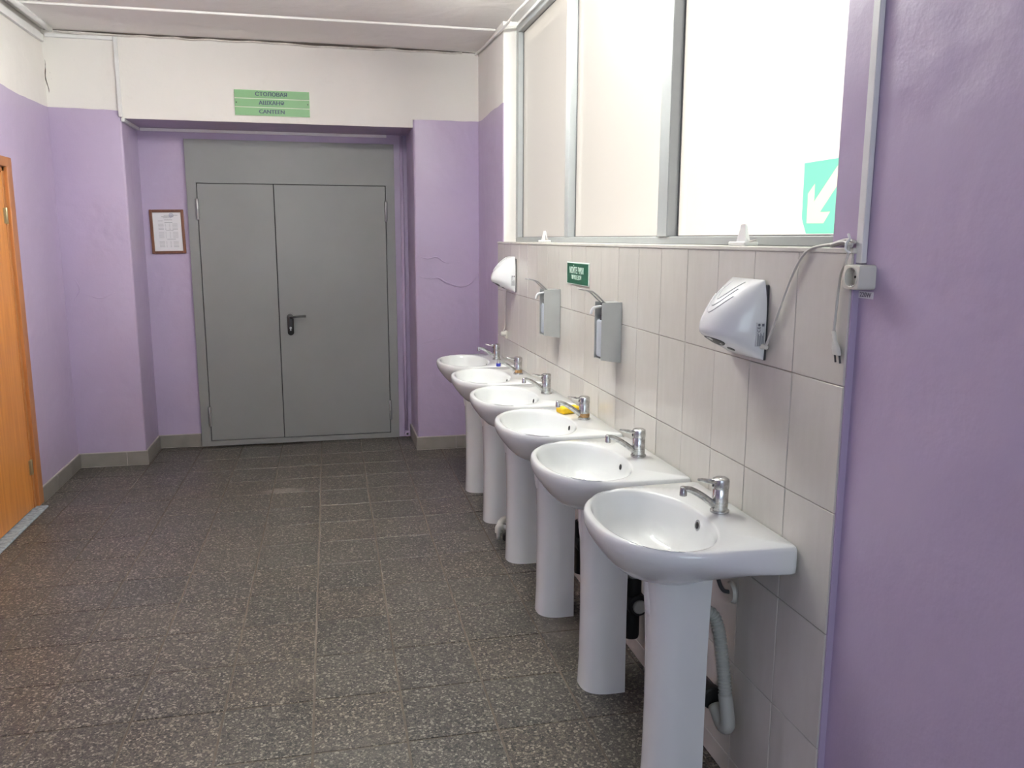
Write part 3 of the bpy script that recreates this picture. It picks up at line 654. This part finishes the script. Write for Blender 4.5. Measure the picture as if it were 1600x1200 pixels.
dispenser('steel elbow soap dispenser closer to the camera, right of the green sign', 3.012)
dispenser('steel elbow soap dispenser between the far dryer and the green sign', 3.858)
# ------------------------------------------------------------------ signs
s = thing('wash_hands_sign', 'small dark green plate with white lettering on the wall tiles', 'sign', (XT, 3.580, 1.420))
finish('plate', B(-.004, -.0005, -.163, .163, -.050, .050, bev=.001), M_letter, s); finish('field', B(-.0055, -.0035, -.155, .155, -.0455, .0455), M_dgreen, s)
mt = lambda z, dy=0: face_mtx((-.0056, dy, z), (0, -1, 0), (0, 0, 1))
text('МОЙТЕ РУКИ', .040, M_letter, s, mt(.012, .012), bold=.0007, xs=.80); text('ПЕРЕД ЕДОЙ', .024, M_letter, s, mt(-.018, .012), bold=.0004, xs=.95)
s = thing('canteen_sign', 'green three-line canteen sign on the white lintel above the grey door', 'sign', (-.278, YP-.005, 2.4725))
finish('plate', B(-.246, .246, -.004, -.0002, -.085, .085, bev=.001), M_signw, s)
for k, wd in enumerate(('СТОЛОВАЯ', 'АШХАНӘ', 'CANTEEN')):
    z = .0565-.0565*k; st = finish('strip', B(-.2445, .2445, -.0065, -.003, z-.0255, z+.0255), M_green, s)
    text(wd, .036, M_navy, st, face_mtx((-.005, -.0068, z), (1, 0, 0), (0, 0, 1)), bold=.0013, xs=1.04)
    if k == 1:
        for sx in (-1, 1):
            bm = bmesh.new(); lathe(bm, ((.0045, -.0085), (.0045, -.006)), (sx*.233, 0, 0), 10, 'Y'); finish('screw', bm, M_black, st)
# framed notice left of the door
t = thing('framed_notice', 'brown framed paper notice on the purple wall left of the grey door', 'picture frame', (-1.074, YN-.001, 1.617)); t.rotation_euler.y = math.radians(-.8)
w_, h_ = .117, .158
for a in ((-w_, -w_+.020, -h_, h_), (w_-.020, w_, -h_, h_), (-w_+.020, w_-.020, h_-.020, h_), (-w_+.020, w_-.020, -h_, -h_+.020)):
    finish('frame_bar', B(a[0], a[1], -.017, -.0005, a[2], a[3], bev=.003, seg=2), M_pic, t)
pp_ = finish('paper', B(-w_+.018, w_-.018, -.008, -.004, -h_+.018, h_-.018), M_paper, t)
yk = -.0084
def ln(x0, x1, z, hh=.0022): finish('print_line', B(x0, x1, yk-.0003, yk+.0003, z-hh/2, z+hh/2), M_ink, pp_)
for a in ((-.02, .075, .118), (-.038, .045, .107), (-.026, .030, .099), (-.020, .036, .084), (-.062, -.030, .078), (-.018, .036, .067), (-.012, .040, .010), (-.008, .050, -.054)): ln(*a)
for z0 in (.055, -.004, -.070):
    for r in range(5):
        for xs in ((-.062, -.026), (-.016, -.010), (.012, .020), (.034, .070)): ln(xs[0], xs[1], z0-r*.0095, .0016)
rb = bmesh.new(); n = 24
tube(rb, [(.030+.014*math.cos(2*math.pi*k/n), yk, .118+.014*math.sin(2*math.pi*k/n)) for k in range(n+1)], .0012, 5); tube(rb, [(.030+.007*math.cos(2*math.pi*k/n), yk, .118+.007*math.sin(2*math.pi*k/n)) for k in range(n+1)], .0014, 5)
finish('round_stamp', rb, M_stamp, pp_)
# 220W socket on the near wall
t = thing('power_socket', 'ivory surface socket under the white duct on the near purple wall', 'socket', (XR, 1.577, 1.494))
def rsq(x, h, e=7): return [(x, h[0]*math.copysign(abs(math.cos(2*math.pi*k/40))**(2/e), math.cos(2*math.pi*k/40)), h[1]*math.copysign(abs(math.sin(2*math.pi*k/40))**(2/e), math.sin(2*math.pi*k/40))) for k in range(40)]
def crc(x, r): return [(x, r*math.cos(2*math.pi*k/40), r*math.sin(2*math.pi*k/40)) for k in range(40)]
finish('socket_box', loft(bmesh.new(), [rsq(-.0005, (.0285, .0265)), rsq(-.036, (.0285, .0265)), rsq(-.0395, (.0278, .0258)), rsq(-.041, (.0262, .0243)), crc(-.041, .0225), crc(-.0425, .0220), crc(-.0425, .0205), crc(-.040, .0195), crc(-.024, .0188)]), M_ivory, t, angle=35)
for sy in (-1, 1):
    bm = bmesh.new(); lathe(bm, ((.0030, -.0248), (.0030, -.0236)), (0, sy*.0085, 0), 12, 'X'); finish('pin_hole', bm, M_black, t)
    finish('earth_clip', B(-.038, -.024, -.003, .003, sy*.0175-.0015, sy*.0175+.0015), M_hinge, t)
t = thing('voltage_label', 'small white 220W paper label under the near socket', 'label', (XR, 1.578, 1.4555))
finish('paper', B(-.0015, -.0003, -.0255, .0255, -.0075, .0075), M_paper, t); text('220W', .0145, M_ink, t, face_mtx((-.0017, 0, 0), (0, -1, 0), (0, 0, 1)), bold=.0003, xs=1.05, ext=.0002)
# evacuation arrow on the near pane
t = thing('exit_arrow_sign', 'pale green sign with a white diagonal arrow on the near window pane', 'sign', (WG-.002, 1.95, 1.68))
ar = [(2.008, 1.615), (1.932, 1.614), (1.905, 1.643), (1.950, 1.643), (1.838, 1.747), (1.872, 1.767), (1.979, 1.671), (1.980, 1.717), (2.010, 1.692)]
sq = [(2.034, 1.772), (1.80, 1.772), (1.80, 1.588), (2.008, 1.588), (2.032, 1.628)]
bm = bmesh.new(); es = []
for lp_ in (sq, ar):
    vs = [bm.verts.new((-.0006, a-1.95, b-1.68)) for a, b in lp_]; es += [bm.edges.new((vs[k], vs[(k+1) % len(vs)])) for k in range(len(vs))]
bmesh.ops.triangle_fill(bm, use_beauty=True, use_dissolve=False, edges=es)
r_ = bmesh.ops.extrude_face_region(bm, geom=bm.faces[:]); bmesh.ops.translate(bm, vec=(-.0006, 0, 0), verts=[v for v in r_['geom'] if isinstance(v, bmesh.types.BMVert)])
finish('film', bm, M_film, t)
bm = bmesh.new(); loft(bm, [[(x, a-1.95, b-1.68) for a, b in ar] for x in (-.0011, -.0006)]); finish('arrow', bm, M_filmw, t)
# white plastic holders on the sill
def holder(label, y):
    t = thing('plastic_holder', label, 'holder', (1.165, y, ZT+.006), 'white plastic holders on the window sill')
    finish('base', B(-.022, .022, -.048, .048, 0, .012, bev=.003), M_white, t)
    for s in (-1, 1):
        bm = bmesh.new(); rings = []
        for z, hw in ((.010, .026), (.03, .021), (.050, .014), (.057, .011), (.060, .006)):
            x = s*.013*(1-z/.09); rings.append([(x-.003, s*.012-hw, z), (x+.003, s*.012-hw, z), (x+.003, s*.012+hw, z), (x-.003, s*.012+hw, z)])
        finish('flap', loft(bm, rings), M_white, t)
    finish('rod', tube(bmesh.new(), [(-.004, -.04, .012), (-.006, -.085, .016)], .003, 8), M_cord, t, smooth=True)
holder('white plastic holder with two flaps on the sill above the near dryer', 2.17); holder('white plastic holder with two flaps on the sill above the far dispenser', 4.32)
# sponge, pipe stub
o = finish('sponge', B(-.048, .048, -.032, .032, 0, .026, bev=.006, seg=2), M_sponge, angle=60); o.location = (1.028, 3.378, RIM+.001); o.rotation_euler.z = .25
tag(o, 'yellow washing sponge on the deck of the third basin', 'sponge')
t = thing('waste_pipe', 'white plastic pipe with elbow ending just above the floor between pedestals', 'pipe', (.86, 4.06, 0))
finish('upper_pipe', tube(bmesh.new(), catmull([(.26, .10, .120), (.10, .05, .118), (.045, .035, .116), (.018, .018, .108), (.006, .006, .094)], 6), .0165, 12), M_ivory, t, smooth=True)
finish('elbow', tube(bmesh.new(), catmull([(.022, .0, .090), (.008, 0, .089), (0, 0, .082), (0, 0, .058)], 6), .0185, 14), M_ivory, t, smooth=True)
finish('lower_pipe', tube(bmesh.new(), [(.018, 0, .089), (.12, -.02, .070), (.26, -.03, .060)], .0125, 12), M_white, t, smooth=True)
finish('spout', tube(bmesh.new(), [(0, 0, .062), (0, 0, .022)], .012, 12, rfun=lambda t: .0125-.003*t), M_ivory, t, smooth=True)
bm = bmesh.new(); lathe(bm, ((.020, 0), (.045, .004), (.045, .030), (.030, .042)), (.075, .03, .001), 18); o = finish('floor_drain', bm, M_rubber, t, angle=40)
# ceiling lamp, unseen above the frame; shield beneath added to send light upward
t = thing('ceiling_lamp', 'suspended white lamp with opal diffuser and added light shield above the wash basins', 'lamp', (.30, 3.58, ZC))
finish('diffuser', B(-.16, .16, -.62, .62, -.155, -.105, bev=.010, seg=2), M_tube, t)
finish('light_shield', B(-.152, .152, -.60, .60, -.168, -.156, bev=.003), M_white, t)
for yy in (-.628, .628): finish('end_cap', B(-.17, .17, yy-.007, yy+.007, -.165, -.095, bev=.003), M_white, t)
for yy in (-.45, .45): finish('hanger', tube(bmesh.new(), [(0, yy, -.106), (0, yy, .012)], .005, 8), M_white, t, smooth=True)
